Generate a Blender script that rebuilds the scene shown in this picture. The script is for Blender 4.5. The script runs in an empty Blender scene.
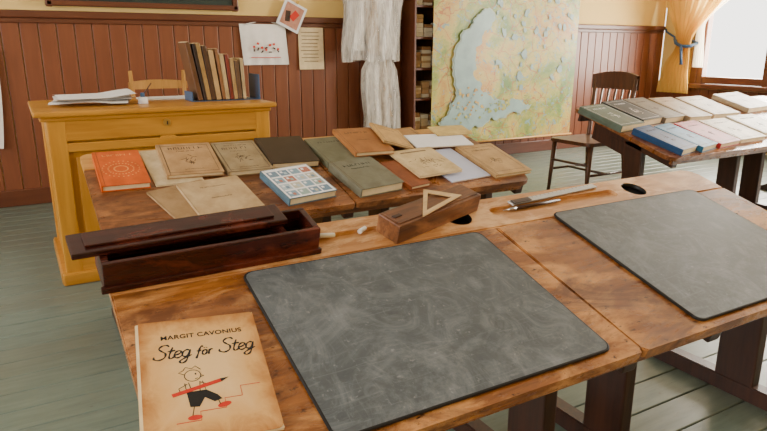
import bpy, bmesh, math, random
from mathutils import Matrix, Vector, Euler
random.seed(7)
SC=bpy.context.scene
COL=bpy.context.collection
SL=math.atan(.2985)

# ---------------------------------------------------------------- materials
def nt(name,rough=.6,spec=.5,metal=0):
    m=bpy.data.materials.new(name);m.use_nodes=True
    n=m.node_tree;b=n.nodes['Principled BSDF']
    b.inputs['Roughness'].default_value=rough
    b.inputs['Specular IOR Level'].default_value=spec
    b.inputs['Metallic'].default_value=metal
    return m,n,b
def ramp(n,fac,stops):
    r=n.nodes.new('ShaderNodeValToRGB')
    e=r.color_ramp.elements
    while len(e)<len(stops): e.new(.5)
    for i,(p,c) in enumerate(stops):
        e[i].position=p;e[i].color=(*c,1)
    n.links.new(fac,r.inputs[0]);return r.outputs[0]
def coord(n,scale=(1,1,1),kind='Object',rot=(0,0,0)):
    t=n.nodes.new('ShaderNodeTexCoord');mp=n.nodes.new('ShaderNodeMapping')
    mp.inputs['Scale'].default_value=scale;mp.inputs['Rotation'].default_value=rot
    n.links.new(t.outputs[kind],mp.inputs[0]);return mp.outputs[0]
def noise(n,vec,scale,detail=6,rough=.6,dist=0):
    t=n.nodes.new('ShaderNodeTexNoise');t.inputs['Scale'].default_value=scale
    t.inputs['Detail'].default_value=detail;t.inputs['Roughness'].default_value=rough
    t.inputs['Distortion'].default_value=dist
    n.links.new(vec,t.inputs['Vector']);return t.outputs['Fac']
def mix(n,fac,a,b,mode='MIX'):
    m=n.nodes.new('ShaderNodeMix');m.data_type='RGBA';m.blend_type=mode
    if hasattr(fac,'links'): n.links.new(fac,m.inputs[0])
    else: m.inputs[0].default_value=fac
    for i,v in ((6,a),(7,b)):
        if hasattr(v,'links'): n.links.new(v,m.inputs[i])
        else: m.inputs[i].default_value=(*v,1)
    return m.outputs[2]
def bump(n,b,h,st=.2,d=.01):
    q=n.nodes.new('ShaderNodeBump');q.inputs['Strength'].default_value=st;q.inputs['Distance'].default_value=d
    n.links.new(h,q.inputs['Height']);n.links.new(q.outputs[0],b.inputs['Normal'])
def wood(name,dark,light,worn=None,axis='X',rough=.45,sc=1.,wornpos=(.5,.6),spec=.5,stain=False):
    m,n,b=nt(name,rough,spec)
    s={'X':(1.5,18,18),'Y':(18,1.5,18),'Z':(18,18,1.5)}[axis]
    v=coord(n,tuple(k*sc for k in s))
    g=noise(n,v,2.2,8,.62,.6)
    c=ramp(n,g,[(.3,dark),(.7,light)])
    if worn:
        v2=coord(n,(1,2.2,2.2) if axis=='X' else (1,1,1))
        w=noise(n,v2,3.2,7,.68,.4)
        f=ramp(n,w,[(wornpos[0],(0,0,0)),(wornpos[1],(1,1,1))])
        c=mix(n,f,c,worn)
    if stain:
        v4=coord(n,(1.2,2.6,2.6),rot=(0,0,.3));w4=noise(n,v4,2.6,9,.72,.8)
        f4=ramp(n,w4,[(.47,(0,0,0)),(.60,(.85,.85,.85))])
        c=mix(n,f4,c,tuple(k*.8 for k in dark))
        v3=coord(n,(3,6,6));w3=noise(n,v3,9,4,.7)
        f3=ramp(n,w3,[(.60,(0,0,0)),(.68,(1,1,1))])
        c=mix(n,f3,c,tuple(k*.4 for k in dark))
        rr=ramp(n,w4,[(.4,(rough-.06,)*3),(.65,(rough+.15,)*3)]);n.links.new(rr,b.inputs['Roughness'])
    n.links.new(c,b.inputs['Base Color'])
    bump(n,b,g,.15,.004)
    return m
def paint(name,col,rough=.6,var=.12,scale=6,spec=.4):
    m,n,b=nt(name,rough,spec)
    g=noise(n,coord(n),scale,5,.6)
    c=ramp(n,g,[(.3,tuple(k*(1-var) for k in col)),(.7,tuple(min(1,k*(1+var)) for k in col))])
    n.links.new(c,b.inputs['Base Color']);return m
def cover(name,col,rough=.45,stain=.28):
    m,n,b=nt(name,rough,.35)
    g=noise(n,coord(n),9,8,.7,.3)
    g2=noise(n,coord(n,kind='Generated'),2.4,5,.6)
    st=tuple(k*(1-stain)*q for k,q in zip(col,(1,.92,.8)))
    c=ramp(n,g,[(.3,st),(.6,col),(.85,tuple(min(1,k*1.06) for k in col))])
    f=ramp(n,g2,[(.48,(0,0,0)),(.7,(.6,.6,.6))])
    c=mix(n,f,c,tuple(k*.5*q for k,q in zip(col,(1,.82,.6))))
    n.links.new(c,b.inputs['Base Color']);return m
def flat(name,col,rough=.7,metal=0):
    m,n,b=nt(name,rough,.3,metal);b.inputs['Base Color'].default_value=(*col,1);return m

M={}
M['desk']=wood('desk_honey_wood',(.13,.036,.007),(.42,.155,.034),(.60,.28,.09),rough=.25,wornpos=(.47,.59),stain=True)
M['desk2']=wood('desk_brown_wood',(.10,.028,.008),(.28,.095,.022),(.36,.14,.04),rough=.3,stain=True)
M['plank']=wood('desk_plank_wood',(.36,.14,.038),(.62,.31,.11),(.74,.44,.21),rough=.25)
M['edge']=wood('desk_edge_wood',(.42,.19,.035),(.62,.33,.08),rough=.36)
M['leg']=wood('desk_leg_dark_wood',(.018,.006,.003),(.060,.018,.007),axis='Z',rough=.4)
M['yel']=wood('teacher_desk_ochre',(.43,.18,.014),(.58,.275,.03),axis='Z',rough=.36,sc=.6)
M['yelx']=wood('teacher_desk_top_ochre',(.38,.155,.014),(.55,.255,.03),axis='X',rough=.34,sc=.6)
M['brown']=wood('dark_chair_wood',(.045,.015,.005),(.12,.042,.014),axis='Z',rough=.35)
M['lchair']=wood('light_chair_wood',(.36,.17,.035),(.50,.26,.07),axis='Z',rough=.4)
M['mah']=wood('mahogany',(.016,.0035,.0025),(.060,.011,.006),(.12,.024,.012),rough=.26,sc=1.3)
M['block']=wood('walnut_block',(.065,.022,.008),(.21,.076,.024),(.28,.12,.045),rough=.35,sc=1.5)
M['wains']=wood('wainscot_brown',(.150,.042,.016),(.205,.063,.025),axis='Z',rough=.42,sc=.5)
M['trimb']=wood('trim_brown',(.085,.023,.009),(.13,.038,.015),axis='X',rough=.4,sc=.5)
M['winfr']=wood('window_frame_brown',(.11,.035,.014),(.17,.058,.024),axis='Y',rough=.4,sc=.5)
M['cream']=paint('wall_cream',(.76,.54,.19),.8,.04,3)
M['ceil']=paint('ceiling_white',(.80,.74,.64),.85,.03,3)
M['white']=paint('white_cloth',(.80,.76,.70),.8,.05,20)
M['tanc']=paint('tan_cloth',(.45,.33,.20),.8,.1,20)
M['paper']=paint('old_paper',(.72,.57,.34),.8,.10,20)
M['wpaper']=paint('white_paper',(.80,.79,.80),.7,.03,10)
M['bpaper']=paint('bluish_paper',(.55,.58,.76),.7,.05,10)
M['black']=flat('ink_black',(.015,.013,.012),.7)
M['hole']=flat('inkwell_dark',(.008,.007,.007),.35)
M['red']=flat('ink_red',(.58,.03,.012),.6)
M['blue']=flat('blue_metal',(.05,.10,.19),.4)
M['chalk']=flat('chalk_white',(.85,.85,.82),.9)
M['board']=paint('blackboard_green',(.015,.028,.022),.5,.2,4)
M['gold']=flat('brass',(.6,.4,.12),.35,.9)
M['steel']=flat('pen_metal',(.5,.5,.5),.3,.9)

def slate():
    m,n,b=nt('slate_board',.42,.45)
    a=noise(n,coord(n,(1,1,1)),2.6,10,.72,1.3)
    a2=noise(n,coord(n,(1.3,1,1),rot=(0,0,.8)),6,9,.75,2.2)
    s=noise(n,coord(n,(2.0,20,1),rot=(0,0,.55)),3,8,.75,1.8)
    s2=noise(n,coord(n,(14,2,1),rot=(0,0,.2)),3,8,.75,2.2)
    d=noise(n,coord(n,(1,1,1)),60,3,.6)
    base=ramp(n,a,[(.30,(.043,.054,.062)),(.50,(.080,.094,.104)),(.72,(.19,.21,.225))])
    f=ramp(n,a2,[(.46,(0,0,0)),(.70,(.75,.75,.75))])
    f2=ramp(n,s,[(.55,(0,0,0)),(.80,(.6,.6,.6))])
    f3=ramp(n,d,[(.64,(0,0,0)),(.74,(.4,.4,.4))])
    f4=ramp(n,s2,[(.58,(0,0,0)),(.82,(.55,.55,.55))])
    c=mix(n,f,base,(.21,.23,.245));c=mix(n,f2,c,(.30,.32,.335));c=mix(n,f4,c,(.28,.30,.31));c=mix(n,f3,c,(.36,.37,.38))
    n.links.new(c,b.inputs['Base Color'])
    r=ramp(n,a,[(.3,(.32,)*3),(.7,(.50,)*3)]);n.links.new(r,b.inputs['Roughness'])
    bump(n,b,a,.08,.003)
    return m
M['slate']=slate()
def floor_mat():
    m,n,b=nt('painted_floorboards',.34,.5)
    g=noise(n,coord(n,(1.2,9,1)),4,8,.65)
    big=noise(n,coord(n,(.6,1,1)),1.3,4,.5)
    base=ramp(n,g,[(.3,(.085,.125,.105)),(.7,(.155,.205,.168))])
    wear=ramp(n,big,[(.45,(0,0,0)),(.7,(.7,.7,.7))])
    c=mix(n,wear,base,(.12,.125,.09))
    sc=noise(n,coord(n,(2,6,1)),12,4,.7);fs=ramp(n,sc,[(.62,(0,0,0)),(.72,(.7,.7,.7))]);c=mix(n,fs,c,(.06,.055,.04))
    n.links.new(c,b.inputs['Base Color'])
    bump(n,b,g,.12,.003);return m
M['floor']=floor_mat()
M['gap']=flat('floor_gap',(.02,.024,.02),.9)
def map_mat():
    m,n,b=nt('school_map_print',.42,.4)
    a=noise(n,coord(n),1.7,12,.68,.5)
    f=noise(n,coord(n),13,7,.72,.8)
    land=ramp(n,a,[(.38,(.12,.21,.045)),(.46,(.27,.31,.065)),(.53,(.50,.40,.10)),(.60,(.50,.29,.065)),(.70,(.40,.16,.03))])
    f2=ramp(n,f,[(.56,(0,0,0)),(.59,(1,1,1))])
    c=mix(n,f2,land,(.20,.32,.31))
    f3=noise(n,coord(n),42,4,.7,.4)
    f3=ramp(n,f3,[(.62,(0,0,0)),(.66,(.85,.85,.85))])
    c=mix(n,f3,c,(.09,.06,.03))
    nz=n.nodes.new('ShaderNodeTexNoise');nz.inputs['Scale'].default_value=3;nz.inputs['Detail'].default_value=6
    co=coord(n);n.links.new(co,nz.inputs['Vector'])
    va=n.nodes.new('ShaderNodeVectorMath');va.operation='MULTIPLY_ADD';n.links.new(nz.outputs['Color'],va.inputs[0]);va.inputs[1].default_value=(.35,.35,.35);n.links.new(co,va.inputs[2])
    w=n.nodes.new('ShaderNodeTexVoronoi');w.feature='DISTANCE_TO_EDGE';w.inputs['Scale'].default_value=4.2
    n.links.new(va.outputs[0],w.inputs['Vector'])
    e=ramp(n,w.outputs['Distance'],[(.0,(.9,.9,.9)),(.022,(0,0,0))])
    c=mix(n,e,c,(.40,.07,.02))
    n.links.new(c,b.inputs['Base Color']);return m
M['map']=map_mat()
M['sea']=paint('map_sea',(.24,.34,.32),.42,.22,4)
M['shoal']=paint('map_shallow_sea',(.33,.40,.31),.42,.15,5)
def plastic():
    m,n,b=nt('garment_cover_plastic',.18,.6)
    b.inputs['Base Color'].default_value=(.78,.73,.66,1)
    g=noise(n,coord(n,(9,9,1.2)),3,7,.65,1.2)
    al=ramp(n,g,[(.35,(.25,)*3),(.65,(.75,)*3)]);n.links.new(al,b.inputs['Alpha'])
    bump(n,b,g,.9,.04);return m
M['plastic']=plastic()
def curtain_m(name,col,alpha=1.,trans=.3):
    m,n,b=nt(name,.8,.2)
    b.inputs['Base Color'].default_value=(*col,1)
    t=n.nodes.new('ShaderNodeBsdfTranslucent');t.inputs[0].default_value=(*col,1)
    mx=n.nodes.new('ShaderNodeMixShader');mx.inputs[0].default_value=trans
    n.links.new(b.outputs[0],mx.inputs[1]);n.links.new(t.outputs[0],mx.inputs[2])
    n.links.new(mx.outputs[0],n.nodes['Material Output'].inputs[0])
    b.inputs['Alpha'].default_value=alpha
    return m
M['curt']=curtain_m('curtain_yellow',(.82,.55,.15),1,.45)
M['lace']=curtain_m('lace_white',(.85,.78,.62),1,.5)

# ---------------------------------------------------------------- mesh helper
class MB:
    def __init__(s): s.bm=bmesh.new();s.mats=[]
    def mi(s,m):
        m=M[m] if isinstance(m,str) else m
        if m not in s.mats: s.mats.append(m)
        return s.mats.index(m)
    def box(s,c,d,m,rot=(0,0,0),bev=0,seg=2,mat4=None):
        Mx=Matrix.Translation(c)@Euler(rot).to_matrix().to_4x4()@Matrix.Diagonal((*d,1))
        if mat4 is not None: Mx=mat4@Mx
        r=bmesh.ops.create_cube(s.bm,size=1,matrix=Mx)
        return s._fin(r['verts'],m,bev,seg)
    def _fin(s,vs,m,bev,seg,smooth=False):
        k=s.mi(m)
        fs=list({f for v in vs for f in v.link_faces})
        for f in fs: f.material_index=k;f.smooth=smooth
        if bev:
            es=list({e for f in fs for e in f.edges})
            r=bmesh.ops.bevel(s.bm,geom=es,offset=bev,segments=seg,affect='EDGES',profile=.6)
            for f in r['faces']: f.material_index=k
        return s
    def cyl(s,c,r1,r2,h,m,rot=(0,0,0),seg=20,mat4=None,smooth=True):
        Mx=Matrix.Translation(c)@Euler(rot).to_matrix().to_4x4()
        if mat4 is not None: Mx=mat4@Mx
        r=bmesh.ops.create_cone(s.bm,cap_ends=True,segments=seg,radius1=r1,radius2=r2,depth=h,matrix=Mx)
        k=s.mi(m)
        for f in {f for v in r['verts'] for f in v.link_faces}:
            f.material_index=k;f.smooth=smooth and len(f.verts)==4
        return s
    def prism(s,pts,z0,z1,m,mat4=None,bev=0):
        a=[s.bm.verts.new((x,y,z0)) for x,y in pts];b=[s.bm.verts.new((x,y,z1)) for x,y in pts]
        k=s.mi(m);n=len(pts);fs=[]
        fs.append(s.bm.faces.new(b));fs.append(s.bm.faces.new(a[::-1]))
        for i in range(n): fs.append(s.bm.faces.new((a[i],a[(i+1)%n],b[(i+1)%n],b[i])))
        for f in fs: f.material_index=k
        if mat4 is not None: bmesh.ops.transform(s.bm,matrix=mat4,verts=a+b)
        if bev:
            es=list({e for f in fs[:2] for e in f.edges})
            r=bmesh.ops.bevel(s.bm,geom=es,offset=bev,segments=2,affect='EDGES')
            for f in r['faces']: f.material_index=k
        return s
    def grid(s,fn,nu,nv,m,smooth=True,mat4=None):
        k=s.mi(m);V=[[s.bm.verts.new(fn(i/nu,j/nv)) for j in range(nv+1)] for i in range(nu+1)]
        for i in range(nu):
            for j in range(nv):
                f=s.bm.faces.new((V[i][j],V[i+1][j],V[i+1][j+1],V[i][j+1]));f.material_index=k;f.smooth=smooth
        if mat4 is not None: bmesh.ops.transform(s.bm,matrix=mat4,verts=[v for r in V for v in r])
        return s
    def tube(s,pts,r,m,seg=8,flat=1.):
        k=s.mi(m);rings=[]
        P=[Vector(p) for p in pts]
        for i,p in enumerate(P):
            d=(P[min(i+1,len(P)-1)]-P[max(i-1,0)]).normalized()
            up=Vector((0,0,1)) if abs(d.z)<.9 else Vector((1,0,0))
            a=d.cross(up).normalized();b=a.cross(d)
            rr=r[i] if isinstance(r,(list,tuple)) else r
            rings.append([s.bm.verts.new(p+a*rr*math.cos(t)+b*rr*flat*math.sin(t)) for t in [2*math.pi*q/seg for q in range(seg)]])
        for i in range(len(P)-1):
            for q in range(seg):
                f=s.bm.faces.new((rings[i][q],rings[i][(q+1)%seg],rings[i+1][(q+1)%seg],rings[i+1][q]));f.material_index=k;f.smooth=True
        for rg in (rings[0],rings[-1]):
            try: f=s.bm.faces.new(rg);f.material_index=k
            except Exception: pass
        return s
    def obj(s,name,loc=(0,0,0),mat=None,parent=None,sol=0,recalc=True):
        if recalc: bmesh.ops.recalc_face_normals(s.bm,faces=s.bm.faces)
        me=bpy.data.meshes.new(name);s.bm.to_mesh(me);s.bm.free()
        for m in s.mats: me.materials.append(m)
        o=bpy.data.objects.new(name,me);COL.objects.link(o)
        if mat is not None: o.matrix_world=mat
        else: o.location=loc
        if parent: o.parent=parent
        if sol:
            md=o.modifiers.new('s','SOLIDIFY');md.thickness=sol;md.offset=0
        return o
def empty(name,loc=(0,0,0)):
    e=bpy.data.objects.new(name,None);COL.objects.link(e);e.location=loc;e.empty_display_size=.1;return e
def boolcut(o,cutter):
    md=o.modifiers.new('b','BOOLEAN');md.object=cutter;md.operation='DIFFERENCE';md.solver='EXACT'
    try: md.material_mode='TRANSFER'
    except Exception: pass
    bpy.context.view_layer.update()
    dg=bpy.context.evaluated_depsgraph_get()
    me=bpy.data.meshes.new_from_object(o.evaluated_get(dg))
    o.modifiers.clear();o.data=me
    bpy.data.objects.remove(cutter)
def rrect(x0,y0,x1,y1,r,n=6):
    rs=r if isinstance(r,(list,tuple)) else [r]*4   # BL BR TR TL
    P=[]
    for (cx,cy,a0),q in zip([(x0,y0,180),(x1,y0,270),(x1,y1,0),(x0,y1,90)],rs):
        if q<=0: P.append((cx,cy));continue
        ox=cx+(q if cx==x0 else -q);oy=cy+(q if cy==y0 else -q)
        for i in range(n+1):
            a=math.radians(a0+90*i/n);P.append((ox+q*math.cos(a),oy+q*math.sin(a)))
    return P

# ---------------------------------------------------------------- room
WY=6.08;WX=8.1;WL=-2.6;WN=-2.6;HC=3.2
b=MB();y=WN
while y<WY-.02:
    b.box((2.75,y+.0725,-.02),(10.7,.141,.04),'floor',bev=.003,seg=1);y+=.145
b.box((2.75,(WN+WY)/2,-.05),(10.7,WY-WN,.02),'gap')
b.obj('floor')
b=MB();b.box((2.75,(WN+WY)/2,HC+.05),(10.9,WY-WN+.2,.1),'ceil');b.obj('ceiling')
b=MB();b.box((2.75,WY+.06,HC/2),(10.7,.1,HC),'cream');b.obj('wall_back')
b=MB();b.box((2.75,WN-.05,HC/2),(10.7,.1,HC),'cream');b.obj('wall_front')
b=MB();x=WL+.06
while x<WX-.08:
    b.box((x,WY-.004,.80),(.128,.020,1.5),'wains',bev=.006,seg=2);x+=.135
b.obj('trim_1')
b=MB();b.box((2.75,WY-.02,1.565),(10.6,.06,.06),'trimb',bev=.012);b.box((2.75,WY-.012,1.515),(10.6,.04,.04),'trimb',bev=.008);b.obj('trim_2')
b=MB();b.box((2.75,WY-.02,.07),(10.6,.03,.14),'trimb',bev=.008);b.obj('baseboard_back')
def wallx(name,X,side,wins,z0,z1):
    b=MB();edges=[WN]+[v for w_ in wins for v in w_]+[WY]
    for i in range(0,len(edges),2):
        a,c=edges[i],edges[i+1];b.box((X+side*.08,(a+c)/2,HC/2),(.16,c-a,HC),'cream')
    for a,c in wins:
        b.box((X+side*.08,(a+c)/2,z0/2),(.16,c-a,z0),'cream');b.box((X+side*.08,(a+c)/2,(z1+HC)/2),(.16,c-a,HC-z1),'cream')
    b.obj(name)
z0,z1=.80,2.6
winR=[(.3,2.5),(3.55,5.5)];winL=[(-.9,1.5),(2.6,4.6)]  # first right-hand opening is out of view, added to light the near desk
wallx('wall_right',WX,1,winR,z0,z1);wallx('wall_left',WL,-1,winL,z0,z1)
k=0
for X,sd,ws in ((WX,1,winR),(WL,-1,winL)):
    for (a,c) in ws:
        k+=1;b=MB();mid=(a+c)/2
        b.box((X-sd*.02,mid,z0),(.18,c-a+.16,.06),'winfr',bev=.01)
        for yy in (a+.04,c-.04,mid+.03): b.box((X+sd*.03,yy,(z0+z1)/2),(.10,.09,z1-z0),'winfr',bev=.01)
        for zz in (z0+.08,z1-.05,2.0): b.box((X+sd*.03,mid,zz),(.08,c-a,.09),'winfr',bev=.01)
        for yy in (a-.04,c+.04): b.box((X-sd*.015,yy,(z0+z1)/2),(.03,.1,z1-z0+.1),'winfr',bev=.01)
        b.box((X-sd*.015,mid,z1+.04),(.03,c-a+.18,.1),'winfr',bev=.01)
        b.obj('window_%d'%k)
b=MB();y=WN+.07
while y<WY-.1:
    b.box((WX-.012,y+.055,.40),(.018,.128,.72),'wains',bev=.005);y+=.135
b.obj('trim_3')

cur=empty('yellow_curtain',(WX-.15,5.5,0))
def curtain(name,L,Rr,z_top,z_bot,m,X,amp=.04,folds=7):
    def lerp(tab,t):
        for (a,va),(c,vc) in zip(tab,tab[1:]):
            if t<=c:
                k=(t-a)/(c-a);k=k*k*(3-2*k);return va+(vc-va)*k
        return tab[-1][1]
    b=MB()
    def fn(u,v):
        ya=lerp(L,v);yb=lerp(Rr,v)
        w=abs(yb-ya)
        return (X-.02-amp*(.5+.5*math.sin(u*folds*2*math.pi+v*2))*min(1,w/.3+.3)-cur.location.x,ya+(yb-ya)*u-cur.location.y,z_top+(z_bot-z_top)*v)
    b.grid(fn,84,40,m);return b.obj(name,recalc=False,parent=cur)
zt,zb=2.75,.70;tie=(zt-1.34)/(zt-zb)
curtain('drape',[(0,6.0),(.35,5.98),(tie,5.72),(.85,5.9),(1,5.95)],[(0,4.7),(.35,5.08),(tie,5.52),(.85,5.50),(1,5.46)],zt,zb,'curt',WX-.15,.05,8)
curtain('lace',[(0,5.2),(.5,5.35),(tie,5.5),(1,5.5)],[(0,4.6),(.4,4.95),(tie,5.38),(1,5.34)],zt,zb+.35,'lace',WX-.10,.02,5)
def C_(P): return [(x-cur.location.x,y-cur.location.y,z) for x,y,z in P]
b=MB();b.tube(C_([(7.90,5.76,1.42),(7.85,5.7,1.36),(7.84,5.6,1.32),(7.86,5.5,1.32),(7.97,5.46,1.36),(8.0,5.6,1.4),(7.97,5.74,1.44),(7.90,5.76,1.42)]),.022,'blue',8)
b.tube(C_([(7.83,5.6,1.32),(7.82,5.58,1.2),(7.83,5.57,1.08)]),[.02,.016,.022],'blue')
b.tube(C_([(7.95,5.76,1.42),(8.0,5.98,1.52),(8.04,6.02,1.55)]),.014,'blue')
b.obj('tieback',parent=cur)
b=MB();b.tube(C_([(WX-.12,4.3,2.78),(WX-.12,6.0,2.78)]),.014,'gold')
for yy in (4.35,5.95): b.box(C_([(WX-.06,yy,2.78)])[0],(.12,.02,.03),'gold')
b.obj('rod',parent=cur)

b=MB();b.box((1.10,WY-.06,2.1),(1.48,.03,.9),'board')
for c,d in [((1.10,WY-.06,1.655),(1.6,.06,.045)),((1.10,WY-.06,2.57),(1.6,.06,.05)),((.33,WY-.06,2.1),(.05,.06,.95)),((1.87,WY-.06,2.1),(.05,.06,.95))]: b.box(c,d,'trimb',bev=.01)
b.obj('blackboard')
b=MB()
def bag(u,v):
    x=(u-.5)*.46+(v-.5)*.03;return (x,-.015-.03*math.sin(u*math.pi)*math.sin(v*math.pi)-.006*math.sin(u*25)*v,(.5-v)*.38)
b.grid(bag,24,14,'white')
for i in range(7):
    a=-.12+i*.04; b.box((a,-.055,-.02+.03*math.sin(i*1.7)),(.02,.006,.02),'red',rot=(0,.6*i,0))
    b.box((a,-.054,-.05+.02*math.sin(i*2.7)),(.012,.004,.03),'leg',rot=(0,.4*i,0))
b.box((0,-.045,-.12),(.3,.006,.006),'red')
b.tube([(-.2,-.02,.18),(0,-.02,.23),(.2,-.02,.18)],.006,'white')
b.obj('embroidered_wall_bag',(2.15,WY-.02,1.33))
b=MB();b.box((0,0,0),(.24,.015,.26),'wpaper',bev=.004);b.box((0,-.009,0),(.19,.004,.21),cover('print_pink',(.55,.26,.18)))
b.box((.02,-.012,.01),(.06,.003,.09),'red',rot=(0,.4,0));b.box((-.04,-.012,-.02),(.05,.003,.1),'leg',rot=(0,-.3,0))
b.box((0,-.012,.14),(.02,.02,.03),'gold')
o=b.obj('hanging_picture',(2.43,WY-.06,1.60));o.rotation_euler=(0,.45,0)
b=MB()
b.grid(lambda u,v:((u-.5)*.27,-.006-.012*v*v,(.5-v)*.42),6,8,'paper')
for i in range(9): b.box((random.uniform(-.02,.0),-.0125-.012*((i+2)/12)**2,.15-i*.035),(.2-random.random()*.05,.001,.005),'brown')
b.obj('wall_notice',(2.64,WY-.02,1.30))

e=empty('garment_rack',(3.25,5.88,0))
b=MB();b.box((0,.15,2.15),(.8,.03,.08),'trimb',bev=.01)
for xx in (-.3,-.1,.1,.3): b.tube([(xx,.15,2.13),(xx,.0,2.1),(xx,-.03,2.14)],.008,'steel')
b.obj('peg_rail',parent=e)
def garm(name,cx,w,zt,zb,m,dep=.1,ph=0,yy=0,n1=7,am=.10):
    b=MB()
    def fn(u,v):
        a=u*2*math.pi;ww=w*(.42+.58*min(1,v*6)**.5)*(1+.04*math.sin(v*9+ph))
        fold=1+am*math.sin(a*n1+ph+v*3)+.05*math.sin(a*13+v*7)
        return (cx+ww/2*math.cos(a)*fold+.02*math.sin(v*5+ph),yy+dep/2*math.sin(a)*fold*(.5+.5*min(1,v*3)),zt+(zb-zt)*v+.012*math.sin(a*5))
    b.grid(fn,96,36,m);return b.obj(name,parent=e,recalc=False)
garm('white_blouse',-.17,.17,2.05,1.28,'white',.06,1,.03,8,.2)
garm('tan_dress',.02,.13,2.05,1.24,'tanc',.05,2,.02,8,.2)
garm('cream_dress',.18,.16,2.05,1.24,'white',.06,3,.02,8,.2)
garm('plastic_cover_upper',-.0,.60,2.1,1.17,'plastic',.17,0,.0,11,.16)
garm('tan_apron',.17,.14,1.18,.50,'tanc',.05,2,.02,8,.2)
garm('white_apron',.02,.16,1.16,.42,'white',.06,3,.02,8,.2)
garm('plastic_cover_lower',.10,.40,1.22,.34,'plastic',.14,4,-.0,11,.16)

b=MB()
bx0,bx1=3.71,4.55;bh=2.4
for xx in (bx0,bx1): b.box((xx,WY-.17,bh/2),(.025,.26,bh),'trimb',bev=.004)
b.box(((bx0+bx1)/2,WY-.04,bh/2),(bx1-bx0,.02,bh),'brown')
for zz in (.08,.42,.76,1.08,1.40,1.72,2.05,2.38): b.box(((bx0+bx1)/2,WY-.17,zz),(bx1-bx0-.02,.25,.022),'trimb',bev=.003)
b.obj('bookcase')
b=MB()
cc=[flat('box_%d'%i,c) for i,c in enumerate([(.42,.26,.11),(.62,.48,.28),(.30,.15,.06),(.66,.58,.42),(.5,.3,.14),(.70,.62,.46)])]
for zz in (.09,.43,.77,1.09,1.41,1.73):
    x=bx0+.03
    while x<bx1-.16:
        t=random.uniform(.06,.13);q=zz+.004
        for kk in range(random.randint(3,6)):
            h=random.uniform(.02,.05);ww=t*random.uniform(.85,1)
            if q+h<zz+.28: b.box((x+t/2,WY-.16,q+h/2),(ww,.17,h),random.choice(cc),bev=.003,seg=1);q+=h+.001
        x+=t+.006
b.obj('bookcase_folders')

# map
e=empty('school_map',(4.97,5.72,0))
mx0,mx1=-1.09,1.01;mz0,mz1=.26,2.9
def off(u,w): return -.012*math.sin(u*9)-.02*math.sin(w*3)
b=MB()
b.grid(lambda u,v:(mx0+(mx1-mx0)*u,off(u,v),mz0+(mz1-mz0)*v),40,30,'map')
b.obj('map_sheet',parent=e,recalc=False)
def frac(pts,it=4,a=.16):
    for _ in range(it):
        out=[]
        for i,p in enumerate(pts):
            q=pts[(i+1)%len(pts)];dx,dy=q[0]-p[0],q[1]-p[1];t=random.uniform(-a,a)
            out+=[p,((p[0]+q[0])/2-dy*t,(p[1]+q[1])/2+dx*t)]
        pts=out
    return pts
def flatpatch(name,pts,m,lift):
    b=MB();b.prism(pts,-.001,.001,m,mat4=Matrix.Rotation(math.pi/2,4,'X'))
    bmesh.ops.triangulate(b.bm,faces=b.bm.faces)
    o=b.obj(name,parent=e)
    for v in o.data.vertices:
        v.co.x=max(mx0+.01,min(mx1-.01,v.co.x))
        v.co.y+=off((v.co.x-mx0)/(mx1-mx0),(v.co.z-mz0)/(mz1-mz0))-lift
    return o
base=[(-.42,1.70),(-.30,1.66),(-.34,1.52),(-.46,1.38),(-.54,1.20),(-.56,1.0),(-.44,.84),(-.15,.72),(.15,.70),(.30,.66),(.25,.60),(.02,.58),(-.26,.54),(-.50,.46),(-.85,.40),(-.98,.52),(-.84,.72),(-.80,.95),(-.84,1.18),(-.74,1.38),(-.62,1.52),(-.52,1.64)]
sea=frac(base,3,.24)
flatpatch('shallow_sea',[( (x+.5)*1.06-.5,(z-1.0)*1.02+1.0) for x,z in sea],'shoal',.018)
flatpatch('sea_gulf',sea,'sea',.022)
b=MB()
for i in range(90):
    x=random.uniform(-.85,.0);z=.60+random.uniform(-.08,.30)*(1 if x<-.4 else .3)+.1*(x+.4);r=random.uniform(.005,.020)
    u=(x-mx0)/(mx1-mx0);w=(z-mz0)/(mz1-mz0)
    b.cyl((x,off(u,w)-.0255,z),r,r,.002,'map',rot=(math.pi/2,0,0),seg=7,smooth=False)
b.obj('islands',parent=e)
def lake(i):
    x=random.uniform(-.25,.95);z=random.uniform(.75,1.9);r=random.uniform(.012,.05)
    return [(x+r*random.uniform(.4,1.3)*math.cos(a),z+r*random.uniform(.5,1.6)*math.sin(a)) for a in [j*math.pi/4 for j in range(8)]]
b=MB()
for i in range(46): b.prism(lake(i),-.001,.001,'sea',mat4=Matrix.Rotation(math.pi/2,4,'X'))
o=b.obj('lakes',parent=e)
for v in o.data.vertices: v.co.y+=off((v.co.x-mx0)/(mx1-mx0),(v.co.z-mz0)/(mz1-mz0))-.006
b=MB();b.tube([(mx0-.02,-.02,mz0),(mx1+.02,-.02,mz0)],.010,'edge',10);b.tube([(mx0-.02,-.02,mz1),(mx1+.02,-.02,mz1)],.018,'leg',10)
b.obj('map_rods',parent=e)

b=MB()
b.grid(lambda u,v:(-.55+.46*u-.10*v*v*(u-.5),-.04-.03*math.sin(u*22),1.26-.76*v*(1-.12*(1-u))),30,12,'white')
b.tube([(-.57,-.03,1.27),(-.08,-.03,1.27)],.012,'brown')
b.obj('hanging_towel',(0.0,WY-.03,0),recalc=False)

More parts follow.
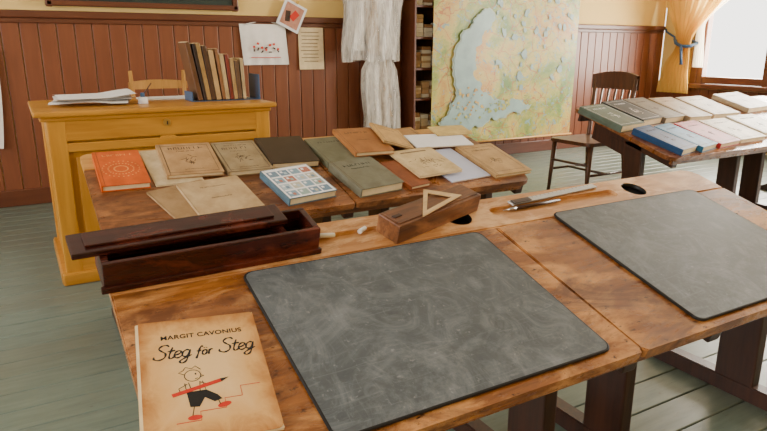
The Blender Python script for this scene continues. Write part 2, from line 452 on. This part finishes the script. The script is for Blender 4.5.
# ---------------------------------------------------------------- teacher desk
TX0,TX1,TY0,TY1,TH=.12,1.36,3.80,4.60,.945
b=MB()
b.box(((TX0+TX1)/2-.01,(TY0+TY1)/2,TH+.015),(TX1-TX0+.10,TY1-TY0+.08,.03),'yelx',bev=.01)
b.box(((TX0+TX1)/2-.01,(TY0+TY1)/2,TH-.012),(TX1-TX0+.04,TY1-TY0+.03,.026),'yelx',bev=.008)
cx=(TX0+TX1)/2;w=TX1-TX0
b.box((cx,TY0+.045,.48),(w-.04,.02,.86),'yel')
for yy in (TY0+.012,TY1-.012):
    for xx in (TX0+.045,TX1-.045): b.box((xx,yy,.47),(.09,.035,.93),'yel',bev=.006)
    b.box((cx,yy,.87),(w-.16,.03,.12),'yelx',bev=.006)
    b.box((cx,yy,.12),(w-.16,.03,.12),'yelx',bev=.006)
    b.box((cx,yy,.49),(.09,.03,.64),'yel',bev=.006)
    b.box((cx,yy,.775),(w-.16,.032,.05),'yelx',bev=.006)
for sx in (-1,1):
    b.box((cx+sx*.295,TY0+.032,.465),(.40,.014,.5),'yel',bev=.006)
    b.box((TX0+.02 if sx<0 else TX1-.02,(TY0+TY1)/2,.48),(.02,TY1-TY0-.05,.88),'yel')
b.box((cx,TY1-.04,.48),(w-.04,.02,.86),'yel')
b.box((cx,TY0-.002,.035),(w+.04,.05,.07),'yelx',bev=.01)
b.box((cx,TY1+.002,.035),(w+.04,.05,.07),'yelx',bev=.01)
for xx in (TX0,TX1): b.box((xx,(TY0+TY1)/2,.035),(.05,TY1-TY0,.07),'yelx',bev=.01)
b.cyl((cx,TY0-.006,.885),.022,.022,.006,'gold',rot=(math.pi/2,0,0));b.box((cx,TY0-.01,.882),(.006,.004,.02),'black')
b.obj('teacher_desk')
TZ=TH+.0305
b=MB()
cols=[(.13,.06,.025),(.035,.02,.014),(.38,.24,.09),(.08,.04,.02),(.50,.33,.15),(.26,.12,.045),(.55,.42,.22),(.20,.035,.02),(.42,.28,.12),(.14,.08,.045),(.48,.37,.2)]
x=0
for i,c in enumerate(cols):
    h=.37-.013*i+random.uniform(-.018,.018);t=random.uniform(.018,.032)
    a=-.17+.012*i
    mt=cover('upright_book_%d'%i,c)
    cxx=x+math.sin(a)*h/2
    b.box((cxx,0,math.cos(a)*h/2+.008),(t,.2,h),mt,rot=(0,a,0),bev=.003,seg=1)
    b.box((cxx+math.sin(a)*.002,.004,math.cos(a)*(h/2+.002)+.008),(t*.6,.19,h),'paper',rot=(0,a,0))
    x+=t*1.03+.003
b.obj('upright_books',(1.0,4.12,TZ))
b=MB();b.box((.17,0,.002),(.44,.2,.004),'blue',bev=.001)
b.box((.382,0,.08),(.006,.2,.16),'blue',bev=.002);b.box((-.052,0,.03),(.006,.2,.06),'blue',bev=.002)
b.obj('bookends',(1.0,4.12,TZ))
b=MB()
for k in range(4):
    oz=.003+.012*k;ph=k*1.3
    b.grid(lambda u,v:((u-.5)*.42+.01*k,(v-.5)*.26,oz+.02*max(0,math.sin(u*4+ph))*u+.01*math.sin(v*5+ph)+.012),14,10,'wpaper' if k%2 else 'white',mat4=Matrix.Rotation(.12*k-.2,4,'Z'))
b.obj('crumpled_papers',(.38,4.12,TZ),recalc=False)
b=MB();b.cyl((0,0,.02),.03,.026,.04,'wpaper');b.cyl((0,0,.05),.014,.012,.03,'blue');b.tube([(.01,0,.06),(.06,.02,.12)],.004,'brown');b.obj('inkwell',(.66,4.05,TZ))
b=MB();b.box((0,0,.004),(.34,.22,.008),'white',bev=.002);b.box((.02,0,.0095),(.30,.18,.002),'wpaper');b.obj('writing_pad',(.86,4.38,TZ))

# ---------------------------------------------------------------- chairs
def chair(name,loc,rz,m,backh=1.0,arch=.03,sc=1.,spin=True,rail=.11):
    b=MB()
    for sx in (-.19,.19):
        b.tube([(sx*1.05,-.21,0),(sx,-.18,.43)],[.014,.02],m,10)
        b.tube([(sx*1.05,.24,0),(sx*.95,.19,.43),(sx*1.05,.25,backh+(0 if spin else .05))],[.015,.019,.015],m,10)
        b.tube([(sx*1.03,-.20,.2),(sx*1.03,.22,.2)],.010,m)
    b.tube([(-.2,-.0,.2),(.2,-.0,.2)],.010,m);b.tube([(-.195,-.2,.28),(.195,-.2,.28)],.010,m)
    b.prism(rrect(-.22,-.23,.22,.21,[.05,.05,.03,.03]),.43,.458,m,bev=.006)
    def slat(zc,hh):
        for o_ in (.259,.229):
            b.grid(lambda u,v:((u-.5)*.44,o_+.03*(1-(2*u-1)**2),zc+hh*v+arch*(1-(2*u-1)**2)*v),14,4,m)
        b.grid(lambda u,v:((u-.5)*.44,.229+.03*v+.03*(1-(2*u-1)**2),zc+hh+arch*(1-(2*u-1)**2)),14,1,m)
        b.grid(lambda u,v:((u-.5)*.44,.229+.03*v+.03*(1-(2*u-1)**2),zc),14,1,m)
    slat(backh-.09,rail)
    if spin:
        for i in range(5):
            xx=-.13+.065*i; b.tube([(xx,.195,.45),(xx*1.05,.262,backh-.08)],.009,m)
    else:
        slat(backh-.28,.05);slat(.62,.05)
    o=b.obj(name,loc);o.rotation_euler=(0,0,rz);o.scale=(sc,sc,sc);return o
chair('wooden_chair',(.98,5.0,0),0,'lchair',1.08,arch=.015,spin=False,rail=.055)
chair('wooden_chair',(4.42,3.98,0),-math.pi/2,'brown',.93,sc=1.12)

# ---------------------------------------------------------------- desks
def desk(name,X0,Y0,W,mt,mplank,depth=.742,holes=False,joint=None,z0=.609,posts=None):
    e=empty(name,(X0,Y0,0))
    T=Matrix.Translation((0,0,z0))@Matrix.Rotation(SL,4,'X')
    j=joint or W/2
    th=.028
    yl=depth-.162
    b=MB();b.prism(rrect(0,0,j-.003,yl-.002,[.06,.012,.0,.0]),-th,0,mt,bev=.004);b.obj('lid_left',mat=T,parent=e)
    b=MB();b.prism(rrect(j+.003,0,W,yl-.002,[.012,.06,.0,.0]),-th,0,mt,bev=.004);b.obj('lid_right',mat=T,parent=e)
    b=MB();b.prism(rrect(0,yl,W,depth,[.0,.0,.05,.03]),-th,.0,mplank,bev=.004)
    pl=b.obj('pen_plank',mat=T)
    if holes:
        for (x0,x1) in holes['groove']:
            c=MB();c.prism(rrect(x0,yl+.06,x1,yl+.105,.02),-.013,.02,mplank,mat4=T);boolcut(pl,c.obj('cut'))
        for x in holes['ink']:
            c=MB();c.cyl((x,yl+.085,0),.046,.046,.1,'hole',seg=32,mat4=T);boolcut(pl,c.obj('cut'))
            c=MB();c.cyl((x,yl+.085,-.045),.05,.05,.05,'hole',seg=24,mat4=T);c.obj('ink_cup',parent=e)
    pl.parent=e
    b=MB()
    b.box((W/2,.03,-th-.016),(W-.10,.022,.035),mt,bev=.003,mat4=T)
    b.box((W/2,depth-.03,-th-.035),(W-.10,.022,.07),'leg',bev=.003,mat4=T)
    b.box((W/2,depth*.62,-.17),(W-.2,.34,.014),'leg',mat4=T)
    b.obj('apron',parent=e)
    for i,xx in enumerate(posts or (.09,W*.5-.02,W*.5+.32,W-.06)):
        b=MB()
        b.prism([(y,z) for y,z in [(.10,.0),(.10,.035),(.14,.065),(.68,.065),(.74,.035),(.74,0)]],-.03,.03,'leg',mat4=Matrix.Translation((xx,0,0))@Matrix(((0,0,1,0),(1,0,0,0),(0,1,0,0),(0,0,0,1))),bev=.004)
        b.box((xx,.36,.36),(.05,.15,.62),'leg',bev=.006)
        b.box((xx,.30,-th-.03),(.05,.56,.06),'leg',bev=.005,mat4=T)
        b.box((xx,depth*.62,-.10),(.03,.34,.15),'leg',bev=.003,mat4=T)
        b.obj('trestle_%d'%(i+1),parent=e)
    return e
desk('school_desk',.125,.866,2.22,'desk','plank',holes={'groove':[(1.13,1.70),(.30,.74)],'ink':[1.80,1.0]},joint=1.085)
desk('school_desk',.22,2.50,2.15,'desk2','edge')
desk('school_desk',3.62,2.56,2.5,'desk2','desk2',depth=.90)

def surfmat(cx,cy,Y0,lift=0,rot=0,roll=0):
    z=.609+.2985*(cy-Y0)
    return Matrix.Translation((cx,cy,z))@Matrix.Rotation(SL,4,'X')@Matrix.Translation((0,0,lift+.0008))@Matrix.Rotation(math.radians(rot),4,'Z')@Matrix.Rotation(math.radians(roll),4,'Y')
for (xa,xb,ya,yb) in [(.418,1.128,.897,1.405),(1.45,2.16,.892,1.432)]:
    cx,cy=(xa+xb)/2,(ya+yb)/2;w=xb-xa;h=(yb-ya)/math.cos(SL)
    b=MB();b.prism(rrect(-w/2,-h/2,w/2,h/2,.022),0,.008,'slate',bev=.002)
    P=rrect(-w/2,-h/2,w/2,h/2,.022);b.tube([(x,y,.0042) for x,y in P]+[(P[0][0],P[0][1],.0042)],.0042,'black',8)
    b.obj('writing_slate',mat=surfmat(cx,cy,.866))

# ---------------------------------------------------------------- books
def book(name,cx,cy,Y0,w,h,th,rot,col,lift=0,deco=None,roll=0,thin=False,spine=None):
    cm=col if not isinstance(col,tuple) else cover(name+'_cover',col)
    b=MB()
    ct=.003 if not thin else .0008
    r=.006
    b.prism(rrect(-w/2,-h/2,w/2,h/2,[.001,r,r,.001]),0,ct,cm)
    b.prism(rrect(-w/2,-h/2,w/2,h/2,[.001,r,r,.001]),th-ct,th,cm,bev=.0006)
    b.box((-w/2+.003,0,th/2),(.007,h,th),spine or cm,bev=.002,seg=2)
    b.box((0,0,th/2),(w-.012,h-.012 if not thin else h-.003,th-2*ct),'paper')
    if not thin: b.box((-w/2+.016,0,th+.00005),(.0015,h,.0006),M['leg'])
    if spine: b.box((-w/2+.014,0,th+.0002),(.028,h,.0004),spine)
    if deco: deco(b,w,h,th)
    return b.obj(name,mat=surfmat(cx,cy,Y0,lift,rot,roll))
R_=lambda b,x,y,w,h,t,m,z=.0004: b.box((x,y,t+z/2),(w,h,z),m)
def dtext(rows,m='black'):
    def f(b,w,h,t):
        for (v,wd,hh) in rows:
            x=-w*wd/2
            while x<w*wd/2:
                l=random.uniform(.4,.8)*hh+.001
                R_(b,x,h*(.5-v),max(.0014,hh*.18),hh,t,m)
                if random.random()<.8: R_(b,x+l/2,h*(.5-v)+random.choice((-.42,.42,0))*hh,l,max(.0012,hh*.15),t,m)
                if random.random()<.5: R_(b,x+l,h*(.5-v),max(.0012,hh*.15),hh,t,m)
                x+=l+hh*.45
    return f
def dframe(m,k=.85,rows=None,pic=False):
    def f(b,w,h,t):
        for s in (-1,1):
            R_(b,s*w*k/2,0,.0018,h*k,t,m);R_(b,0,s*h*k/2,w*k,.0018,t,m)
        if rows: dtext(rows,m)(b,w,h,t)
        if pic:
            for i in range(16):
                b.box((random.gauss(0,w*.07),random.gauss(-h*.06,h*.06),t+.0002),(.024,.0025,.0004),m,rot=(0,0,random.random()*3))
    return f
def dorange(b,w,h,t):
    lt=cover('orange_light',(.80,.36,.10))
    for r in (.32,.22,.12):
        for i in range(24):
            a=i*math.pi/12;R_(b,w*r*math.cos(a)*1.2,-h*.05+w*r*math.sin(a)*1.2,.006,.006,t,lt)
    dtext([(.13,.6,.018)],lt)(b,w,h,t)
def dgrid(b,w,h,t):
    R_(b,0,0,w*.96,h*.97,t,'wpaper',.0003)
    pal=[flat('card_%d'%i,c) for i,c in enumerate([(.22,.34,.42),(.42,.16,.11),(.30,.40,.36),(.50,.47,.36),(.16,.24,.32),(.42,.52,.58)])]
    for i in range(4):
        for j in range(4):
            x=(i-1.5)*w*.225;y=(j-1.5)*h*.225-h*.02
            R_(b,x,y,w*.19,h*.175,t+.0004,pal[(0,4,5,2,0,3,4,1)[(i*3+j*2)%8]])
            R_(b,x+w*.02,y-.006,w*.06,h*.07,t+.0009,pal[(i+j*3+1)%6]);R_(b,x-w*.04,y+.008,w*.05,h*.06,t+.0009,'wpaper')
def dpic(b,w,h,t):
    g=flat('sketch_gray',(.20,.13,.07))
    R_(b,0,h*.38,w*.6,.012,t,g)
    for i in range(40):
        x=random.gauss(0,w*.13);y=random.gauss(-h*.05,h*.1);b.box((x,y,t+.0002),(.022,.003,.0004),g,rot=(0,0,random.random()*3))
A=2.50;BR=M['leg']
book('orange_reader',.365,3.00,A,.20,.34,.028,-1,(.62,.10,.006),0,dorange)
book('cream_booklet',.585,3.01,A,.21,.36,.008,1,(.72,.59,.38),0,thin=True)
book('tan_reader',.675,3.03,A,.255,.33,.020,-3,(.46,.28,.13),.0095,dframe(BR,.86,[(.16,.6,.024),(.26,.35,.010),(.85,.3,.008)],True))
book('gray_tan_reader',.925,3.02,A,.22,.33,.026,-1,(.33,.25,.14),0,dframe(BR,.88,[(.14,.5,.010),(.24,.65,.022),(.34,.35,.008),(.88,.4,.007)],True))
book('dark_brown_bible',1.165,3.03,A,.25,.31,.034,-3,(.032,.018,.010),0)
book('gray_green_reader',1.42,2.99,A,.225,.29,.034,2,(.15,.155,.10),0,dtext([(.2,.5,.014)],M['black']))
book('green_clothbound_book',1.445,2.695,A,.25,.30,.044,6,(.17,.17,.12),0,dtext([(.2,.6,.020),(.32,.4,.010)],M['black']))
book('orange_brown_reader',1.60,3.02,A,.23,.31,.024,-2,(.38,.155,.045),.035,dtext([(.2,.6,.018),(.5,.3,.01)],BR))
book('ochre_reader',1.79,3.045,A,.19,.25,.014,-9,(.50,.30,.11),.046,dframe(BR,.84,[(.2,.5,.014)]),roll=15)
book('red_brown_reader',1.665,2.69,A,.13,.28,.02,8,(.28,.075,.022),0)
book('tan_songbook',1.895,3.13,A,.28,.15,.020,3,(.42,.23,.085),0,dframe(BR,.85))
book('white_pamphlet',2.09,3.00,A,.38,.17,.006,-4,M['wpaper'],.0215,thin=True)
book('blue_gray_pamphlet',2.005,2.75,A,.27,.36,.006,4,M['bpaper'],0,thin=True)
book('illustrated_booklet',1.84,2.765,A,.28,.30,.012,4,(.66,.50,.27),.022,dpic,thin=True)
book('tan_exercise_book',2.285,2.74,A,.26,.37,.020,2,(.48,.30,.13),.0,dframe(BR,.8,[(.2,.5,.014)],True))
book('picture_card_book',1.09,2.70,A,.25,.29,.036,7,(.10,.18,.24),0,dgrid)
book('beige_exercise_book',.60,2.665,A,.26,.33,.010,15,(.38,.24,.115),0,thin=True)
book('beige_exercise_book',.715,2.655,A,.28,.33,.014,6,(.52,.37,.20),.0115,dtext([(.2,.4,.008),(.5,.3,.007)],BR),thin=True)
book('yellow_booklet',2.24,3.10,A,.25,.13,.006,-2,(.64,.48,.18),.029,thin=True)
C=2.56
D3=[('gray_green_atlas',3.71,3.16,.27,.38,6,(.10,.14,.11),.05),('dark_atlas',3.995,3.22,.25,.38,6,(.035,.04,.045),.05),('gray_atlas',4.27,3.24,.25,.40,4,(.17,.15,.12),.045),
('tan_atlas',4.56,3.22,.28,.41,0,(.36,.26,.16),.045),('cream_atlas',4.93,3.23,.34,.38,0,(.56,.45,.30),.04),('gray_cover_atlas',5.5,3.28,.40,.34,4,(.52,.44,.32),.04)]
for n,x,y,w,h,r,c,t in D3: book(n,x,y,C,w,h,t,r,c,0,dframe(M['wpaper'] if c[0]<.16 else BR,.86,[(.2,.5,.018)],True))
D3b=[('navy_exercise_book',3.80,2.77,.20,.38,9,(.008,.06,.18),.045),('blue_exercise_book',4.035,2.78,.21,.38,9,(.03,.19,.40),.04),('red_exercise_book',4.31,2.80,.27,.38,5,(.46,.025,.04),.035),
('cream_exercise_book',4.65,2.82,.33,.36,2,(.68,.57,.38),.03),('white_exercise_book',5.05,2.86,.36,.34,0,(.74,.70,.60),.03)]
for n,x,y,w,h,r,c,t in D3b: book(n,x,y,C,w,h,t,r,c,0,dframe(M['black'],.84,[(.2,.5,.018)],True))

# ---------------------------------------------------------------- foreground primer
def primer_mat():
    m,n,b=nt('primer_cover',.5,.35)
    g=noise(n,coord(n,kind='Generated'),5,8,.65,.5)
    s=n.nodes.new('ShaderNodeSeparateXYZ');n.links.new(coord(n,kind='Generated'),s.inputs[0])
    def edge(o):
        a=n.nodes.new('ShaderNodeMath');a.operation='SUBTRACT';n.links.new(o,a.inputs[0]);a.inputs[1].default_value=.5
        q=n.nodes.new('ShaderNodeMath');q.operation='ABSOLUTE';n.links.new(a.outputs[0],q.inputs[0]);return q.outputs[0]
    mx=n.nodes.new('ShaderNodeMath');mx.operation='MAXIMUM';n.links.new(edge(s.outputs[0]),mx.inputs[0]);n.links.new(edge(s.outputs[1]),mx.inputs[1])
    ad=n.nodes.new('ShaderNodeMath');ad.operation='MULTIPLY_ADD';n.links.new(g,ad.inputs[0]);ad.inputs[1].default_value=.35;n.links.new(mx.outputs[0],ad.inputs[2])
    c=ramp(n,ad.outputs[0],[(.32,(.80,.53,.24)),(.56,(.70,.39,.13)),(.70,(.40,.15,.03))])
    n.links.new(c,b.inputs['Base Color']);return m
M['primer']=primer_mat()
e=bpy.data.objects.new('school_primer',None);COL.objects.link(e);e.matrix_world=surfmat(.250,1.125,.866,.0,-8.5)
pw,ph=.235,.33
b=MB();b.box((0,0,.0045),(pw,ph,.007),'paper',bev=.001)
b.prism([(x-.006,y+.006) for x,y in rrect(-pw/2,-ph/2,pw/2,ph/2,.004)],0,.0012,'paper')
b.obj('pages',parent=e)
b=MB();b.prism(rrect(-pw/2,-ph/2,pw/2,ph/2,[.004,.012,.008,.002]),.0082,.0092,'primer');b.obj('cover',parent=e)
ZC=.0095
tc=bpy.data.curves.new('author','FONT');tc.body='MARGIT CAVONIUS';tc.size=.0175;tc.align_x='CENTER';tc.extrude=.0001;tc.offset=.0003;tc.space_character=1.05
o=bpy.data.objects.new('author_lettering',tc);COL.objects.link(o);o.data.materials.append(M['black']);o.parent=e;o.location=(.004,ph/2-.060,ZC)
def cr(P,n=6):
    out=[];Q=[P[0]]+P+[P[-1]]
    for i in range(1,len(Q)-2):
        p0,p1,p2,p3=[Vector(q) for q in Q[i-1:i+3]]
        for k in range(n):
            t=k/n;out.append(.5*((2*p1)+(-p0+p2)*t+(2*p0-5*p1+4*p2-p3)*t*t+(-p0+3*p1-3*p2+p3)*t**3))
    out.append(Vector(P[-1]));return out
G={'S':([[(.72,.92),(.6,1.06),(.35,1.03),(.22,.83),(.38,.62),(.58,.42),(.55,.12),(.3,-.02),(.05,.08),(.02,.25)]],.66),
't':([[(.28,.95),(.18,.5),(.14,.12),(.26,.0),(.42,.12)],[(.02,.62),(.45,.66)]],.38),
'e':([[(.05,.25),(.3,.32),(.42,.48),(.3,.6),(.12,.5),(.05,.25),(.14,.03),(.32,.02),(.5,.16)]],.44),
'g':([[(.45,.52),(.28,.6),(.08,.42),(.08,.14),(.25,.04),(.42,.25),(.5,.58)],[(.5,.58),(.42,.1),(.3,-.35),(.08,-.48),(-.05,-.32),(.2,-.1),(.6,.12)]],.52),
'f':([[(.5,.95),(.38,1.05),(.25,.8),(.15,.2),(.02,-.35)],[(.02,.5),(.36,.54)]],.42),
'o':([[(.26,.58),(.08,.4),(.08,.12),(.24,.0),(.4,.18),(.4,.46),(.26,.58)],[(.18,.78),(.2,.82)],[(.36,.78),(.38,.82)]],.5),
'r':([[(.1,.55),(.08,0)],[(.08,.3),(.22,.56),(.38,.54)]],.42)}
b=MB();xp=-.094;S0=.0335;yb=ph/2-.116
for word,sc in (('Steg',1.),('for',.72),('Steg',1.)):
    for ch in word:
        strokes,adv=G[ch];s=S0*sc*(1.12 if ch=='S' else 1)
        for st in strokes:
            P=cr([(x+.15*y,y,0) for x,y in st])
            b.tube([(xp+p.x*s,yb+p.y*s,ZC) for p in P],[.0013+.0009*math.sin(i*.35)**2 for i in range(len(P))],'black',6,flat=.25)
        xp+=adv*s
    xp+=.0115
b.obj('title_lettering',parent=e)
b=MB();lw=.0008
FS=1.15;FX,FY=.000,-.058
def tr(x,y): return (FX+x*FS,FY+y*FS)
def ln(P,m='black',r=lw): b.tube([(*tr(x,y),ZC) for x,y in P],r,m,6,flat=.3)
def blob(cx,cy,rx,ry,m,rot=0,n=18):
    pts=[]
    for i in range(n):
        a=2*math.pi*i/n;x=rx*math.cos(a);y=ry*math.sin(a);pts.append(tr(cx+x*math.cos(rot)-y*math.sin(rot),cy+x*math.sin(rot)+y*math.cos(rot)))
    b.prism(pts,ZC-.0002,ZC+.0002,m)
def pr(P,m,z=0): b.prism([tr(x,y) for x,y in P],ZC-.0002+z,ZC+.0002+z,m)
ln([(-.055,-.052),(-.018,-.052),(-.018,-.034),(.022,-.034),(.022,-.014),(.050,-.014),(.050,.008),(.082,.008)],'red',.0009)
hx,hy=-.022,.046
ln([(hx+.013*math.cos(a),hy+.013*math.sin(a)) for a in [i*math.pi/12 for i in range(25)]])
ln([(hx-.013,hy+.004),(hx-.022,hy+.010),(hx-.014,hy+.014),(hx-.010,hy+.021),(hx,hy+.016),(hx+.006,hy+.022),(hx+.014,hy+.012)])
ln([(hx+.012,hy-.001),(hx+.018,hy-.003),(hx+.011,hy-.006)])
blob(hx+.005,hy+.003,.0014,.0018,'black');ln([(hx+.003,hy-.008),(hx+.008,hy-.007)])
ln([(-.036,.030),(-.034,.004),(-.004,.006),(-.008,.031)]);ln([(-.030,.031),(-.026,.008)]);ln([(-.012,.031),(-.014,.008)])
pr([(-.035,.010),(-.004,.010),(.012,-.004),(.018,-.014),(.006,-.018),(-.008,-.006),(-.018,-.024),(-.032,-.022)],'black')
ln([(-.026,-.022),(-.030,-.040)]);ln([(.012,-.016),(.014,-.026)])
blob(-.027,-.045,.011,.005,'red');blob(.020,-.027,.011,.005,'red',.2)
pr([(-.058,.010),(.020,.030),(.022,.023),(-.056,.003)],'red',.0004)
pr([(.020,.030),(.034,.031),(.022,.023)],'black',.0004)
ln([(-.032,.028),(-.046,.020),(-.044,.010)]);ln([(-.012,.029),(.004,.020),(.006,.026)])
b.obj('cover_drawing',parent=e)

# ---------------------------------------------------------------- objects on near desk
e=bpy.data.objects.new('pencil_box',None);COL.objects.link(e);e.matrix_world=surfmat(.372,1.492,.866,0,1.5)
L,D,Hh=.52,.115,.075
b=MB()
b.box((0,0,.006),(L,D,.012),'mah',bev=.002)
for s in (-1,1):
    b.box((0,s*(D/2-.006),Hh/2),(L,.012,Hh),'mah',bev=.003);b.box((s*(L/2-.008),0,Hh/2),(.016,D-.024,Hh),'mah',bev=.003)
b.box((.17,0,.04),(.008,D-.024,.06),'mah');b.box((0,0,.018),(L-.03,D-.024,.004),'hole')
b.box((0,-D/2-.001,.008),(L+.012,.012,.016),'mah',bev=.003)
b.obj('box_body',parent=e)
b=MB();b.box((-.065,.022,Hh+.0085),(.50,.085,.015),'mah',bev=.003,rot=(0,0,.02))
b.box((-.065,.022,Hh+.0195),(.44,.05,.006),'mah',bev=.002,rot=(0,0,.02))
b.obj('sliding_lid',parent=e)
e=bpy.data.objects.new('wooden_pencil_case',None);COL.objects.link(e);e.matrix_world=surfmat(1.025,1.508,.866,0,16)
b=MB();Lb,Wb,Hb=.37,.085,.058
b.box((0,0,Hb/2),(Lb,Wb,Hb),'block',bev=.004);b.box((0,0,Hb+.0015),(Lb-.015,Wb-.02,.003),'block',bev=.001)
b.box((-Lb/2+.03,0,Hb+.004),(.03,.012,.004),'leg',bev=.001)
b.obj('case_body',parent=e)
b=MB()
tri=[(-.085,-.04),(.125,-.034),(.055,.06)];inn=[(-.045,-.025),(.090,-.022),(.047,.038)]
k=b.mi(wood('set_square_wood',(.50,.32,.14),(.70,.50,.26),rough=.35))
T_=[[b.bm.verts.new((x,y,z)) for x,y in tri] for z in (0,.003)];I_=[[b.bm.verts.new((x,y,z)) for x,y in inn] for z in (0,.003)]
for i in range(3):
    j=(i+1)%3
    for f in ((T_[1][i],T_[1][j],I_[1][j],I_[1][i]),(T_[0][i],I_[0][i],I_[0][j],T_[0][j]),(T_[0][i],T_[0][j],T_[1][j],T_[1][i]),(I_[0][i],I_[1][i],I_[1][j],I_[0][j])):
        b.bm.faces.new(f).material_index=k
o=b.obj('set_square',mat=Matrix.Translation((-.02,0,Hb+.007))@Matrix.Rotation(.1,4,'Z'));o.parent=e
for (x,y,r,l) in [(.69,1.512,-10,.045),(.80,1.512,30,.03)]:
    b=MB();b.cyl((0,0,.007),.007,.006,l,'chalk',rot=(0,math.pi/2,0),seg=14);b.obj('chalk_piece',mat=surfmat(x,y,.866,-.006,r))
b=MB();b.cyl((0,0,.007),.0065,.005,.20,'leg',rot=(0,math.pi/2,0),seg=12);b.cyl((-.115,0,.007),.0035,.0065,.03,'steel',rot=(0,math.pi/2,0));b.cyl((-.14,0,.007),.001,.0035,.03,'steel',rot=(0,math.pi/2,0));b.obj('dip_pen',mat=surfmat(1.46,1.507,.866,-.010,2))
b=MB();b.box((0,0,.004),(.42,.026,.005),'steel',bev=.001);b.box((-.16,0,.0078),(.08,.022,.003),'leg',bev=.001);[b.box((-.10+.02*i,.009,.0067),(.001,.007,.0004),'black') for i in range(15)];b.obj('metal_ruler',mat=surfmat(1.56,1.538,.866,.0,4))

# ---------------------------------------------------------------- light
def area(name,loc,rot,sx,sy,en,col):
    l=bpy.data.lights.new(name,'AREA');l.shape='RECTANGLE';l.size=sx;l.size_y=sy;l.energy=en;l.color=col
    o=bpy.data.objects.new(name,l);COL.objects.link(o);o.location=loc;o.rotation_euler=rot;return o
P2=math.pi/2
area('window_daylight_1',(8.5,1.4,1.8),(0,P2,0),1.8,2.2,600,(1,.93,.82))  # added fill lamp outside the unseen nearer window, brightens the near desk
area('window_daylight_2',(8.5,4.5,1.8),(0,P2,0),1.8,1.9,520,(1,.93,.82))
area('window_daylight_3',(-3.0,.3,1.8),(0,-P2,0),1.8,2.4,160,(.95,.97,1))
area('window_daylight_4',(-3.0,3.6,1.8),(0,-P2,0),1.8,2.0,140,(.95,.97,1))
w=bpy.data.worlds.new('World');SC.world=w;w.use_nodes=True
bg=w.node_tree.nodes['Background'];bg.inputs[0].default_value=(1,.96,.90,1);bg.inputs[1].default_value=3.8

# ---------------------------------------------------------------- camera
cd=bpy.data.cameras.new('camera');cd.sensor_width=36;cd.lens=36*630/767;cd.clip_start=.05
cam=bpy.data.objects.new('camera',cd);COL.objects.link(cam);cam.location=(0,0,1.3)
cam.rotation_euler=(math.radians(90-14.9),0,-math.radians(29.9))
SC.camera=cam
